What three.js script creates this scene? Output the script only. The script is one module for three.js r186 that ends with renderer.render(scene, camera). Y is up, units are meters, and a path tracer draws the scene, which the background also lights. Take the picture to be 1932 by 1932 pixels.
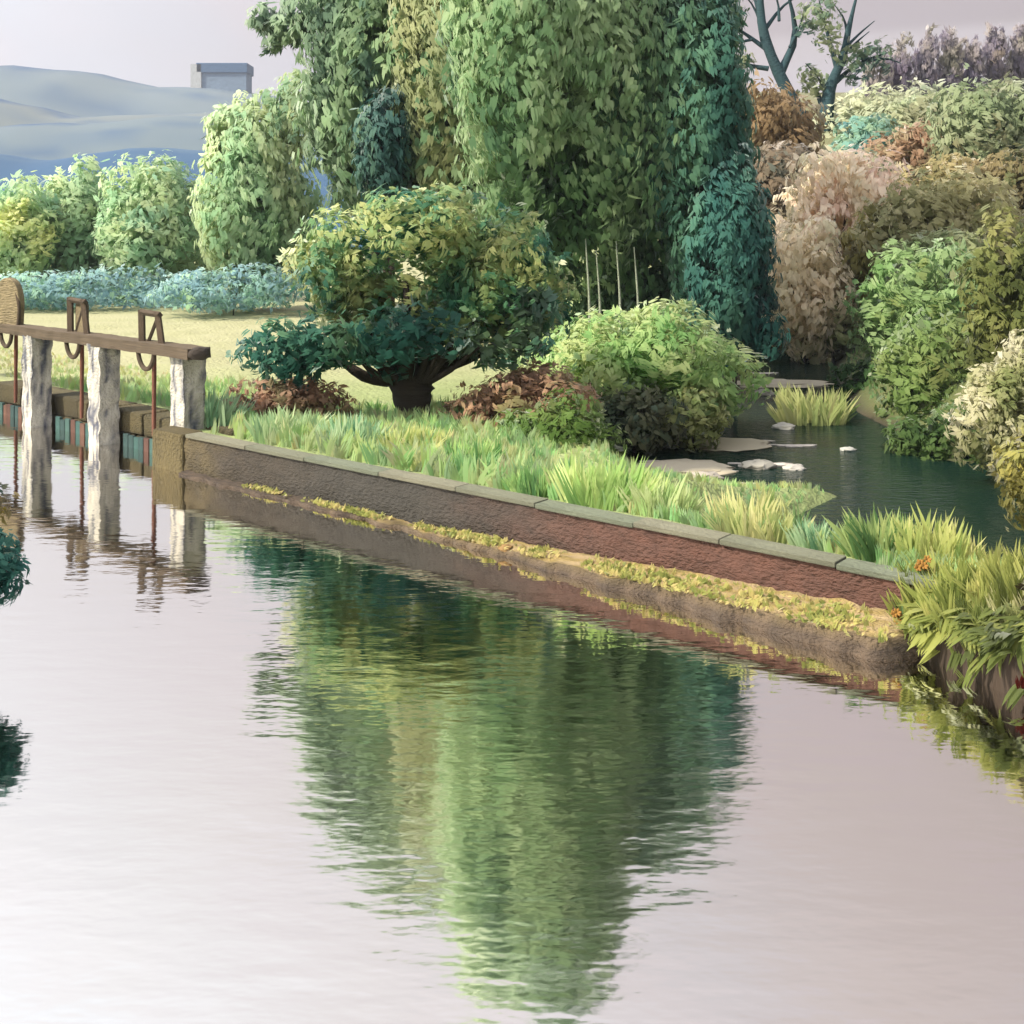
import * as THREE from 'three';
import { RoundedBoxGeometry } from 'three/addons/geometries/RoundedBoxGeometry.js';
import { mergeGeometries, mergeVertices } from 'three/addons/utils/BufferGeometryUtils.js';
import { createNoise2D, createNoise3D } from 'simplex-noise';

// ---------------------------------------------------------------- camera, sky, sun, exposure
const scene = new THREE.Scene();
const EYE = 3.2, FOCAL = 1100;                       // eye height above the water; focal length for a 1024 frame
const camera = new THREE.PerspectiveCamera(2 * Math.atan(512 / FOCAL) * 180 / Math.PI, 1, 0.1, 4000);
camera.position.set(0, EYE, 0);
camera.lookAt(0, EYE, -10);
camera.setViewOffset(1024, 1024, 0, 279, 1024, 1024); // lens shifted down, verticals stay upright

function mulberry(a) { return () => { a |= 0; a = a + 0x6D2B79F5 | 0; let t = Math.imul(a ^ a >>> 15, 1 | a); t = t + Math.imul(t ^ t >>> 7, 61 | t) ^ t; return ((t ^ t >>> 14) >>> 0) / 4294967296; }; }
const rnd = mulberry(20240611);
const n2 = createNoise2D(mulberry(7)), n3 = createNoise3D(mulberry(11));
const clamp = (x, a = 0, b = 1) => Math.min(b, Math.max(a, x));
const mix = (a, b, t) => a + (b - a) * t;
const sstep = (a, b, x) => { const t = clamp((x - a) / (b - a)); return t * t * (3 - 2 * t); };
const rr = (a, b) => a + (b - a) * rnd();
function fbm2(x, y, o = 4) { let s = 0, a = 0.5; for (let i = 0; i < o; i++) { s += a * n2(x, y); x = x * 2.03 + 17.1; y = y * 2.03 - 9.7; a *= 0.5; } return s; }
function fbm3(x, y, z, o = 4) { let s = 0, a = 0.5; for (let i = 0; i < o; i++) { s += a * n3(x, y, z); x = x * 2.03 + 7; y = y * 2.03 - 5; z = z * 2.03 + 3; a *= 0.5; } return s; }

const SUN = new THREE.Vector3(-0.9, 0.86, 0.38).normalize();
{ // hazy, pinkish evening sky, whiter on the sun's side
  const W = 1024, H = 512, data = new Float32Array(W * H * 4);
  for (let j = 0; j < H; j++) for (let i = 0; i < W; i++) {
    const ph = ((i + 0.5) / W - 0.5) * 2 * Math.PI, th = ((j + 0.5) / H - 0.5) * Math.PI;
    const x = Math.cos(ph) * Math.cos(th), z = Math.sin(ph) * Math.cos(th), y = Math.sin(th);
    const up = Math.max(0, y);
    const glow = Math.pow(clamp(0.5 + 0.5 * (x * SUN.x + y * SUN.y + z * SUN.z)), 2.6);
    const cl = fbm3(x * 2.2, y * 5.5, z * 2.2, 5), cl2 = fbm3(x * 1.6 + 9, y * 4 + 4, z * 1.6 - 6, 4), cl3 = fbm3(x * 2 - 13, y * 6 + 2, z * 2 + 8, 4);
    let L = (0.145 + 1.12 * glow + 0.018 * cl) * (1 + 0.25 * up); // brighter overhead, as a veiled sky is
    let r = 1.2, g = 0.945, b = 0.95;                              // pale pink grey
    const blue = 0.9 * sstep(-0.1, 0.4, cl2) * clamp(glow * 3), warm = 0.9 * sstep(-0.05, 0.4, cl3) * (1 - blue);
    r = mix(r, 0.95, blue); g = mix(g, 0.98, blue); b = mix(b, 1.08, blue);
    r = mix(r, 1.18, warm); g = mix(g, 0.95, warm); b = mix(b, 0.88, warm);
    const gw = clamp(glow * 3.2); r = mix(r, 0.96, gw * 0.85); g = mix(g, 1.0, gw * 0.85); b = mix(b, 1.07, gw * 0.85);
    const k = (j * W + i) * 4;
    data[k] = L * r; data[k + 1] = L * g; data[k + 2] = L * b; data[k + 3] = 1;
  }
  const sky = new THREE.DataTexture(data, W, H, THREE.RGBAFormat, THREE.FloatType);
  sky.mapping = THREE.EquirectangularReflectionMapping; sky.magFilter = THREE.LinearFilter; sky.minFilter = THREE.LinearFilter; sky.needsUpdate = true;
  scene.background = sky; scene.environment = sky;
}
const sun = new THREE.DirectionalLight(new THREE.Color(1.0, 0.9, 0.72), 5);
sun.position.copy(SUN).multiplyScalar(60); sun.target.position.set(0, 0, -16); sun.position.add(sun.target.position);
sun.castShadow = true; sun.shadow.radius = 6; sun.shadow.mapSize.set(4096, 4096);
Object.assign(sun.shadow.camera, { left: -45, right: 45, top: 45, bottom: -45, near: 1, far: 160 });
scene.add(sun, sun.target);
const EXPOSURE = 1.95;
const FOG = 0.0003;
if (FOG) scene.fog = new THREE.FogExp2(new THREE.Color(0.72, 0.8, 0.95), FOG);

// ---------------------------------------------------------------- helpers
const K = 0.53 / FOCAL;                              // metres per photo unit (1932 across) at one metre
const PX = (px, d) => (px * 0.53 - 512) / FOCAL * d;
const PY = (py, d) => EYE - (py - 440) * K * d;
const V = (x, y, z) => new THREE.Vector3(x, y, z);
const PV = (px, py, d) => V(PX(px, d), PY(py, d), -d);
const lin = (hex, gain = 1) => { const c = new THREE.Color(hex); return [c.r * gain, c.g * gain, c.b * gain]; };
const LEAF = 1.0, SOIL = 0.46;
const leaf = (hex) => { const c = lin(hex), y = 0.25 * c[0] + 0.65 * c[1] + 0.1 * c[2]; return c.map((v) => mix(v, y, 0.12) * LEAF); };                                   // seen colour to leaf reflectance
const used = new Map();
function numbered(n) { const k = used.get(n) || 0; used.set(n, k + 1); return k ? `${n}_${String(k).padStart(3, '0')}` : n; }
function shade(o) { o.traverse((m) => { if (m.isMesh) { m.castShadow = true; m.receiveShadow = true; } }); return o; }
function thing(name, label, category, pos = V(0, 0, 0), group) {
  const o = new THREE.Group(); o.name = numbered(name); o.position.copy(pos); scene.add(o);
  o.userData = { label, category }; if (group) o.userData.group = group; return o;
}
function part(name, geo, mat, parent, label) { const m = new THREE.Mesh(geo, mat); m.name = name; m.castShadow = m.receiveShadow = true; parent.add(m); if (label) m.userData.label = label; return m; }
function struct(name, geo, mat, kind = 'structure') { const m = new THREE.Mesh(geo, mat); m.name = numbered(name); m.castShadow = m.receiveShadow = true; m.userData.kind = kind; scene.add(m); return m; }

function noiseTexture(size, fx, fy, oct, contrast, seed, lo = 0, hi = 255) { // tileable
  const d = new Uint8Array(size * size * 4), T = 2 * Math.PI; const n4 = createNoise3D(mulberry(seed)), m4 = createNoise3D(mulberry(seed + 1));
  const tile = (u, v, ax, ay) => { // two blended samples make the seam vanish
    const f = (a, b) => n4(a * ax, b * ay, 0.5 + seed);
    const wu = sstep(0, 1, u), wv = sstep(0, 1, v);
    return (f(u, v) * (1 - wu) + f(u - 1, v) * wu) * (1 - wv) + (f(u, v - 1) * (1 - wu) + f(u - 1, v - 1) * wu) * wv;
  };
  for (let j = 0; j < size; j++) for (let i = 0; i < size; i++) {
    let s = 0, a = 0.55, ax = fx, ay = fy; for (let o = 0; o < oct; o++) { s += a * tile(i / size, j / size, ax, ay); ax *= 2.1; ay *= 2.1; a *= 0.55; }
    const v = clamp(0.5 + 0.5 * s * contrast) * (hi - lo) + lo, k = (j * size + i) * 4; d[k] = d[k + 1] = d[k + 2] = v; d[k + 3] = 255;
  }
  const t = new THREE.DataTexture(d, size, size); t.wrapS = t.wrapT = THREE.RepeatWrapping; t.magFilter = THREE.LinearFilter; t.minFilter = THREE.LinearMipmapLinearFilter; t.generateMipmaps = true; t.needsUpdate = true; return t;
}
const rep = (t, x, y) => { const c = t.clone(); c.repeat.set(x, y); c.needsUpdate = true; return c; };
const TX = { grain: noiseTexture(512, 5, 40, 4, 1.5, 3), rough: noiseTexture(512, 14, 14, 5, 1.4, 5), tint: noiseTexture(512, 9, 9, 5, 0.9, 9, 120, 255) };
function mat(hex, o = {}) {
  const { gain = 0.5, bump = 'rough', bs = 0.02, rx = 1, ry = 1, tint = true, ...rest } = o;
  const m = new THREE.MeshStandardMaterial({ roughness: 0.9, ...rest }); m.color.setRGB(...lin(hex, gain));
  m.bumpMap = rep(TX[bump], rx, ry); m.bumpScale = bs; if (tint) m.map = rep(TX.tint, rx * 0.7, ry * 0.7);
  return m;
}
const leafMat = new THREE.MeshPhysicalMaterial({ vertexColors: true, roughness: 0.85, side: THREE.DoubleSide, transmission: 0.6, thickness: 0, ior: 1.3, specularIntensity: 0.3 });
const vcol = new THREE.MeshStandardMaterial({ vertexColors: true, roughness: 0.95, bumpMap: rep(TX.rough, 0.5, 0.5), bumpScale: 0.03 });

// A brush of leaf blades: several narrow blades side by side, bent over along their length.
class Leaves {
  constructor() { this.p = []; this.n = []; this.c = []; this.i = []; }
  spray(o, t, nrm, L, w, col, blades, segs, bend, sway, soft, out = nrm, r = rnd) {
    const sx = t.y * nrm.z - t.z * nrm.y, sy = t.z * nrm.x - t.x * nrm.z, sz = t.x * nrm.y - t.y * nrm.x;
    const sl = Math.hypot(sx, sy, sz) || 1, ax = sx / sl, ay = sy / sl, az = sz / sl;
    for (let b = 0; b < blades; b++) {
      const off = blades > 1 ? ((b + 0.5) / blades - 0.5) * w + (r() - 0.5) * w * 0.12 : 0, len = L * (0.62 + 0.5 * r()), st = L * 0.22 * (r() - 0.3), hw = w / blades * (0.5 + 0.25 * r()), tone = 0.91 + 0.18 * r(), lift = (r() - 0.5) * w * 0.3;
      const base = this.p.length / 3;
      for (let s = 0; s <= segs; s++) {
        const f = s / segs, y = st + len * f, wz = f === 1 ? 0 : hw * (s === 0 ? 0.65 : 1 - 0.25 * f), z = lift - bend * L * f * f, x = off * (1 - 0.15 * f) + sway * L * f * f;
        for (let e = -1; e <= 1; e += 2) {
          if (f === 1 && e === 1) continue;
          const xx = x + e * wz;
          this.p.push(o.x + ax * xx + t.x * y + nrm.x * z, o.y + ay * xx + t.y * y + nrm.y * z, o.z + az * xx + t.z * y + nrm.z * z);
          const q = 2 * bend * f, k = soft;
          this.n.push(mix(nrm.x + t.x * q, out.x, k), mix(nrm.y + t.y * q, out.y + 0.2, k), mix(nrm.z + t.z * q, out.z, k));
          this.c.push(col[0] * tone, col[1] * tone, col[2] * tone);
        }
      }
      for (let s = 0; s < segs; s++) { const a = base + 2 * s; if (s < segs - 1) this.i.push(a, a + 1, a + 2, a + 1, a + 3, a + 2); else this.i.push(a, a + 1, a + 2); }
    }
  }
  build(off) {
    const g = new THREE.BufferGeometry(), P = new Float32Array(this.p);
    if (off) for (let k = 0; k < P.length; k += 3) { P[k] -= off.x; P[k + 1] -= off.y; P[k + 2] -= off.z; }
    const N = new Float32Array(this.n); for (let k = 0; k < N.length; k += 3) { const l = Math.hypot(N[k], N[k + 1], N[k + 2]) || 1; N[k] /= l; N[k + 1] /= l; N[k + 2] /= l; }
    g.setAttribute('position', new THREE.BufferAttribute(P, 3)); g.setAttribute('normal', new THREE.BufferAttribute(N, 3)); g.setAttribute('color', new THREE.BufferAttribute(new Float32Array(this.c), 3)); g.setIndex(this.i); return g;
  }
}
let TRI = 0;
const _o = V(0, 0, 0), _d = V(0, 0, 0), _t = V(0, 0, 0), _q = V(0, 0, 0);
function pick(pal, v) { const f = clamp(v, 0, 0.999) * (pal.length - 1), i = Math.floor(f), k = f - i, a = pal[i], b = pal[i + 1] || a; return [mix(a[0], b[0], k), mix(a[1], b[1], k), mix(a[2], b[2], k)]; }
// lobes: [{c, r:Vector3}], mode: how the brush runs over the crown
function crown(lobes, o) {
  const lv = new Leaves(), pal = o.pal.map(leaf); let area = 0; const acc = lobes.map((l) => (area += l.r.x * l.r.y + l.r.z * l.r.y));
  const L0 = o.len * (o.fine || 0.37), l0 = lobes[0], n = Math.round(2.12 * o.cover * area * 3.2 / (L0 * L0 * 0.42)), blades = o.blades || 2, segs = o.segs || 2, seed = rr(-50, 50), fq = o.fq || 0.36 / o.len;
  for (let k = 0; k < n; k++) {
    const a = rnd() * area; let li = 0; while (acc[li] < a) li++; const l = lobes[li];
    const th = rnd() * 6.2832, cy = rr(-1, 1), sr = Math.sqrt(1 - cy * cy); _d.set(Math.cos(th) * sr, cy, Math.sin(th) * sr);
    const fr = (0.55 + 0.5 * Math.pow(rnd(), 0.6)) * (1 + 0.16 * n3(_d.x * 2.4 + li * 9, _d.y * 2.4, _d.z * 2.4 + seed)) * (rnd() < 0.06 ? rr(1, 1.22) : 1), p = V(l.c.x + _d.x * l.r.x * fr, l.c.y + _d.y * l.r.y * fr, l.c.z + _d.z * l.r.z * fr);
    if (n3(p.x * fq * 1.3 + seed, p.y * fq * 1.3, p.z * fq * 1.3) < (o.gap ?? -0.62)) continue;
    const nr = V(_d.x / l.r.x, _d.y / l.r.y, _d.z / l.r.z).normalize();
    nr.x += rr(-0.6, 0.6); nr.y += rr(-0.6, 0.6); nr.z += rr(-0.6, 0.6); nr.normalize();
    const swirl = n3(p.x * fq * 0.8, p.y * fq * 0.8 + 40, p.z * fq * 0.8 + seed);
    if (o.mode === 'droop') _t.set(rr(-0.55, 0.55) + 0.5 * swirl, -1, rr(-0.5, 0.5));
    else if (o.mode === 'up') _t.set(_d.x * 0.6 + rr(-0.35, 0.35) + 0.3 * swirl, 1, _d.z * 0.6 + rr(-0.35, 0.35));
    else { _q.set(rr(-0.7, 0.7), 0.35 + swirl, rr(-0.7, 0.7) + 0.5); _t.crossVectors(nr, _q); if (_t.y > 0.25) _t.negate(); }
    _t.addScaledVector(nr, -_t.dot(nr)).addScaledVector(nr, 0.12).normalize(); nr.addScaledVector(_t, -nr.dot(_t)).normalize();
    const fy = o.mode === 'droop' ? 0.35 : 1, v = 0.5 + 0.56 * n3(p.x * fq + seed, p.y * fq * fy + 3, p.z * fq) + 0.2 * n3(p.x * fq * 3, p.y * fq * 3 * fy, p.z * fq * 3 + seed) + rr(-0.08, 0.08);
    const col = pick(pal, v), br = 0.94 + 0.12 * rnd(), s = L0 * rr(0.45, 1.2);
    _o.set(mix(_d.x, (p.x - l0.c.x) / l0.r.x, 0.5), mix(_d.y, (p.y - l0.c.y) / l0.r.y, 0.5), mix(_d.z, (p.z - l0.c.z) / l0.r.z, 0.5)).normalize();
    lv.spray(p, _t, nr, s, s * rr(0.4, 0.65), [col[0] * br, col[1] * br, col[2] * br], blades, segs, rr(0.05, 0.3), rr(-0.22, 0.22), 0.86, _o);
  }
  TRI += lv.i.length / 3; return lv;
}
function lobesOf(c, r, n, spread = 0.55, size = 0.55) {
  const out = [{ c, r: r.clone().multiplyScalar(0.66) }]; n = Math.round(n * 1.5);
  for (let k = 0; k < n; k++) { const y = 1 - 2 * (k + 0.5) / n, a = k * 2.4 + rr(-0.4, 0.4), s = Math.sqrt(1 - y * y), f = spread * rr(0.85, 1.25), z = size * rr(0.55, 1.0); out.push({ c: V(c.x + Math.cos(a) * s * r.x * f, c.y + y * r.y * f, c.z + Math.sin(a) * s * r.z * f), r: V(r.x * z, r.y * z, r.z * z) }); }
  return out;
}
const bark = (hex, bs = 0.03) => mat(hex, { bump: 'grain', bs, rx: 1, ry: 1, gain: 0.42 });
const B = { brown: bark('#4a3a2e'), dark: bark('#4a392e'), pale: mat('#c3cdb4', { bump: 'grain', bs: 0.03, gain: 0.6 }), teal: bark('#2f5f6a'), mauve: bark('#75667a') };
function limb(pts, r0, r1, seg = 8, rings = 10) { // tapered, slightly knobbly limb through points
  const cv = new THREE.CatmullRomCurve3(pts), fr = cv.computeFrenetFrames(rings, false), P = [], U = [], I = [];
  for (let j = 0; j <= rings; j++) {
    const f = j / rings, c = cv.getPointAt(f), rad = mix(r0, r1, f) * (1 + 0.12 * n2(f * 5 + r0 * 40, pts[0].x));
    for (let i = 0; i <= seg; i++) { const a = i / seg * 6.28318, q = rad * (1 + 0.1 * n2(Math.cos(a) * 2 + j * 0.35, Math.sin(a) * 2 + pts[0].z)), N = fr.normals[j], b = fr.binormals[j]; P.push(c.x + (N.x * Math.cos(a) + b.x * Math.sin(a)) * q, c.y + (N.y * Math.cos(a) + b.y * Math.sin(a)) * q, c.z + (N.z * Math.cos(a) + b.z * Math.sin(a)) * q); U.push(i / seg, f * 2); }
  }
  for (let j = 0; j < rings; j++) for (let i = 0; i < seg; i++) { const a = j * (seg + 1) + i, b = a + seg + 1; I.push(a, a + 1, b, b, a + 1, b + 1); }
  const g = new THREE.BufferGeometry(); g.setAttribute('position', new THREE.Float32BufferAttribute(P, 3)); g.setAttribute('uv', new THREE.Float32BufferAttribute(U, 2)); g.setIndex(I); g.computeVertexNormals(); return g;
}

// ---------------------------------------------------------------- the lie of the land (x to the right, d away from the eye)
const WO = [-4.25, 14.58], WD = [0.773, -0.635], WN = [0.635, 0.773];      // retaining wall: foot line, run, back
const VO = [-8.96, 19.25], VD = [0.740, -0.6725], VN = [0.6725, 0.740];    // weir line
const wallAt = (u, s, y) => V(WO[0] + WD[0] * u + WN[0] * s, y, -(WO[1] + WD[1] * u + WN[1] * s));
const weirAt = (u, s, y) => V(VO[0] + VD[0] * u + VN[0] * s, y, -(VO[1] + VD[1] * u + VN[1] * s));
const wallUS = (x, d) => [(x - WO[0]) * WD[0] + (d - WO[1]) * WD[1], (x - WO[0]) * WN[0] + (d - WO[1]) * WN[1]];
const weirUS = (x, d) => [(x - VO[0]) * VD[0] + (d - VO[1]) * VD[1], (x - VO[0]) * VN[0] + (d - VO[1]) * VN[1]];
const weirU = (px, s = 0) => { const q = (px * 0.53 - 512) / FOCAL; return (q * (VO[1] + VN[1] * s) - VO[0] - VN[0] * s) / (VD[0] - q * VD[1]); };
const STREAM = [[10.5, 40, 0.9], [9.0, 35, 1.1], [7.0, 29, 1.3], [5.5, 23, 1.5], [4.6, 18.4, 2.5], [7.2, 16.6, 1.9], [9.5, 15, 1.4], [14, 12.5, 1.5], [20, 9, 2]];
const SPUR = [[4.6, 18.2, 1.2], [2.3, 18.9, 0.55]];
function capsule(pts, x, d) { let best = 1e9; for (let k = 0; k + 1 < pts.length; k++) { const [ax, ad, ar] = pts[k], [bx, bd, brr] = pts[k + 1], vx = bx - ax, vd = bd - ad, t = clamp(((x - ax) * vx + (d - ad) * vd) / (vx * vx + vd * vd)); best = Math.min(best, Math.hypot(x - ax - vx * t, d - ad - vd * t) - mix(ar, brr, t)); } return best; }
const streamDist = (x, d) => Math.min(capsule(STREAM, x, d), capsule(SPUR, x, d));
const STREAM_Y = -0.5;
function rightEdge(d) { const p = [[-5, 6.5], [3, 5.1], [6, 4.25], [7.46, 3.5], [8.2, 3.12], [8.6, 3.0], [9.5, 2.6]]; for (let k = 0; k + 1 < p.length; k++) if (d <= p[k + 1][0]) return mix(p[k][1], p[k + 1][1], (d - p[k][0]) / (p[k + 1][0] - p[k][0])); return 99; }
function poolDist(x, d) { // below 0 inside the mill pool
  const [u, s] = wallUS(x, d), [, s2] = weirUS(x, d);
  let q = u > -0.85 ? s - 0.2 : Math.min(s2 - 0.42, 9);
  if (d < 9.5) q = Math.max(q, x - rightEdge(d));
  q = Math.max(q, -0.49 * d - 0.25 - x, 2.2 - d); return q;
}
function land(x, d) {
  const pd = poolDist(x, d), hill = d > 33 ? (d < 60 ? 0.36 * (d - 33) : 9.7 + 0.14 * (d - 60)) * (1 - sstep(120, 200, d)) * sstep(1.5, 10, x - (d - 40) * 0.05) : 0;
  let h = 0.44 + 0.05 * fbm2(x * 0.5, d * 0.5) + hill;
  if (x < 0) h += 0.002 * Math.max(0, d - 20);
  const rb = x - (7.6 + Math.max(0, 17 - d) * 0.35 + 0.09 * Math.max(0, d - 20)); if (rb > 0) h += Math.min(4, 0.3 * rb) * sstep(0, 2, rb) * (1 - sstep(24, 42, d));
  if (d < 8.9 && x > 2.4) { const e = x - rightEdge(d); h = mix(h, clamp(0.26 + 0.12 * clamp(8.4 - d) + 0.4 * Math.max(0, e), 0, 0.62) + 0.08 * fbm2(x * 2.3, d * 2.3) + 0.05 * fbm2(x * 6, d * 6) + 0.1 * Math.max(0, x - 4.2), sstep(8.9, 8.5, d)); }
  if (d < 2.5) h = 0.35 + 0.3 * (2.5 - d);
  { const [u, sw] = wallUS(x, d), k = sstep(5.0, 6.8, u) * sstep(9, 7, sw) * (d > 8.4 ? 1 : 0); if (k > 0 && sw > 0) h = Math.min(h, mix(h, Math.max(-0.75, 0.46 - 0.42 * Math.max(0, sw - 0.5)), k * sstep(17, 14, u))); }
  const sd = streamDist(x, d); const near = sstep(7, 5, wallUS(x, d)[1]) * sstep(0, 1.5, x); h = Math.min(h, STREAM_Y - 0.12 + Math.max(-0.3, sd) * mix(0.75, 0.27, near) + (sd > 0.8 ? (sd - 0.8) * 0.5 * (1 - near) : 0));
  if (pd < 0.12) h = Math.min(h, mix(-0.9, h, sstep(-0.16, 0.1, pd)));
  return h;
}
function grassTone(x, d) { // seen colour of the sward
  const n = 0.5 + 0.6 * fbm2(x * 0.35 + 4, d * 0.35), m = 0.5 + 0.7 * fbm2(x * 1.7, d * 1.7 + 30);
  const meadow = sstep(18, 24, d) * (1 - sstep(-2, 2, x)), hillside = sstep(32, 40, d) * sstep(2, 8, x), bank = sstep(6, 7.5, x) * sstep(9.5, 11, d) * (1 - hillside);
  let c = pick([lin('#8fa365'), lin('#a9b878'), lin('#b9c48d')], n * 0.6 + m * 0.4);
  const cm = pick([lin('#b7b884'), lin('#c5c496'), lin('#cfcba4')], n * 0.5 + m * 0.5), cb = pick([lin('#4c5a30'), lin('#66703c'), lin('#7c7a4a')], n), ch = pick([lin('#757c54'), lin('#8f8f68'), lin('#8a8060')], n);
  c = c.map((v, k) => mix(mix(mix(v, cm[k], meadow), cb[k], bank), ch[k], hillside));
  return c;
}
{
  const span = (a, b, s) => { const o = []; for (let v = a; v < b - s * 0.5; v += s) o.push(v); return o; };
  const xs = [-1400, -900, -500, -300, -180, -110, -70, -48, -34, -25, -19, -15, ...span(-12, 10, 0.13), ...span(10, 22, 0.4), 22, 24, 27, 31, 36, 44, 56, 75, 110, 170, 280, 500, 900, 1400];
  const ds = [-60, -25, -10, -4, ...span(-1, 4, 0.5), ...span(4, 21, 0.13), ...span(21, 40, 0.3), ...span(40, 66, 1), ...span(66, 130, 5), 130, 150, 180, 230, 300, 420, 600, 900, 1400];
  const P = [], C = [], U = [], I = [], nx = xs.length;
  for (const d of ds) for (const x of xs) {
    const h = land(x, d), pd = poolDist(x, d), sd = streamDist(x, d); P.push(x, h, -d); U.push(x, d);
    let c = grassTone(x, d).map((v) => v * SOIL);
    const mud = pick([lin('#33281f', 0.28), lin('#4a392b', 0.28), lin('#584534', 0.28)], 0.5 + fbm2(x * 2, d * 2));
    const t = Math.max(sstep(d < 8.8 && x > 2 ? 0.55 : 0.16, d < 8.8 && x > 2 ? 0.35 : 0.0, pd), sstep(0.5, 0.1, sd), sstep(0.3, 0.1, h) * (d < 9.5 ? 1 : 0)); c = c.map((v, k) => mix(v, mud[k], t)); C.push(...c);
  }
  for (let j = 0; j + 1 < ds.length; j++) for (let i = 0; i + 1 < nx; i++) { const a = j * nx + i, b = a + nx; I.push(a, a + 1, b, b, a + 1, b + 1); }
  const g = new THREE.BufferGeometry(); g.setAttribute('position', new THREE.Float32BufferAttribute(P, 3)); g.setAttribute('color', new THREE.Float32BufferAttribute(C, 3)); g.setAttribute('uv', new THREE.Float32BufferAttribute(U, 2)); g.setIndex(I); g.computeVertexNormals();
  struct('ground', g, vcol);
}
// water of the pool and of the stream
function sheet(pts, y, name, m) {
  const s = new THREE.Shape(pts.map(([x, d]) => new THREE.Vector2(x, d))), g = new THREE.ShapeGeometry(s); g.rotateX(-Math.PI / 2); g.translate(0, y, 0);
  const p = g.attributes.position, uv = new Float32Array(p.count * 2); for (let k = 0; k < p.count; k++) { uv[2 * k] = p.getX(k); uv[2 * k + 1] = -p.getZ(k); }
  g.setAttribute('uv', new THREE.BufferAttribute(uv, 2)); return struct(name, g, m);
}
const ripple = noiseTexture(1024, 12, 34, 4, 1.5, 21);
const poolMat = new THREE.MeshPhysicalMaterial({ metalness: 1, roughness: 0.05 }); poolMat.color.setRGB(0.8, 0.775, 0.74); poolMat.bumpMap = rep(ripple, 1 / 9, 1 / 9); poolMat.bumpScale = 0.0022;
sheet([[-12, 0], [-12, 23], [...(() => { const p = weirAt(-2, 0.6, 0); return [p.x, -p.z]; })()], [...(() => { const p = weirAt(6.3, 0.6, 0); return [p.x, -p.z]; })()], [...(() => { const p = wallAt(-0.7, 0.17, 0); return [p.x, -p.z]; })()], [...(() => { const p = wallAt(10.2, 0.17, 0); return [p.x, -p.z]; })()], [4.6, 8.3], [7, 0]], 0, 'pool_water', poolMat);
const streamMat = new THREE.MeshPhysicalMaterial({ metalness: 0.0, roughness: 0.08, ior: 1.25, specularIntensity: 0.7 }); streamMat.color.setRGB(0.004, 0.014, 0.011); streamMat.bumpMap = rep(ripple, 1 / 5, 1 / 5); streamMat.bumpScale = 0.012;
sheet([[1, 17.2], [2.2, 14.0], [3.0, 12.2], [8.6, 7.9], [20, 2], [24, 10], [12, 17], [8.6, 22], [9, 30], [12.5, 42], [9, 43], [5.4, 30], [3, 22], [1, 21]], STREAM_Y, 'stream_water', streamMat);

// far hills, one ridge behind another
function ridge(d, depth, tops, hex, hex2) {
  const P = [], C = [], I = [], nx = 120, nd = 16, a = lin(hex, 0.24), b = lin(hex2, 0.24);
  for (let j = 0; j <= nd; j++) for (let i = 0; i <= nx; i++) {
    const px = -900 + 4200 * i / nx; let k = 0; while (k + 2 < tops.length && px > tops[k + 1][0]) k++;
    const t = sstep(tops[k][0], tops[k + 1][0], px), top = mix(tops[k][1], tops[k + 1][1], t), f = j / nd, dd = d - depth * (1 - f) * 1.0 + (f > 0.5 ? 0 : 0);
    const h = (PY(top, d) + 0.004 * d * fbm2(px * 0.006, d) ) * Math.sin(Math.PI * 0.5 * Math.pow(clamp(f * 1.25, 0, 1), 0.8)) * (f > 0.85 ? 1 - (f - 0.85) * 1.5 : 1);
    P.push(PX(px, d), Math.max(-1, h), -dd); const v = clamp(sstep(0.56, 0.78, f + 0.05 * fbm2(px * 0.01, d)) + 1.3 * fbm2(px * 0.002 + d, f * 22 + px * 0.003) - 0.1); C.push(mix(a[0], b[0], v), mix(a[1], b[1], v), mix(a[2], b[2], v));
  }
  for (let j = 0; j < nd; j++) for (let i = 0; i < nx; i++) { const q = j * (nx + 1) + i, w = q + nx + 1; I.push(q, q + 1, w, w, q + 1, w + 1); }
  const g = new THREE.BufferGeometry(); g.setAttribute('position', new THREE.Float32BufferAttribute(P, 3)); g.setAttribute('color', new THREE.Float32BufferAttribute(C, 3)); g.setIndex(I); g.computeVertexNormals();
  struct('hills', g, new THREE.MeshStandardMaterial({ vertexColors: true, roughness: 1 }));
}
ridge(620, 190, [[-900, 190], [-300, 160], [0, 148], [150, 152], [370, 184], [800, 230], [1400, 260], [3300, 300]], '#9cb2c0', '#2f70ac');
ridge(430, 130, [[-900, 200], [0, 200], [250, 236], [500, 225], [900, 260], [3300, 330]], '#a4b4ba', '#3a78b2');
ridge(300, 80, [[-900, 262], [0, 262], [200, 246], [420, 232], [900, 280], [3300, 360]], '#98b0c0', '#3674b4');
ridge(190, 40, [[-900, 300], [0, 296], [150, 308], [340, 286], [500, 300], [900, 320], [3300, 380]], '#4f86bc', '#6a9ac4');

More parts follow.
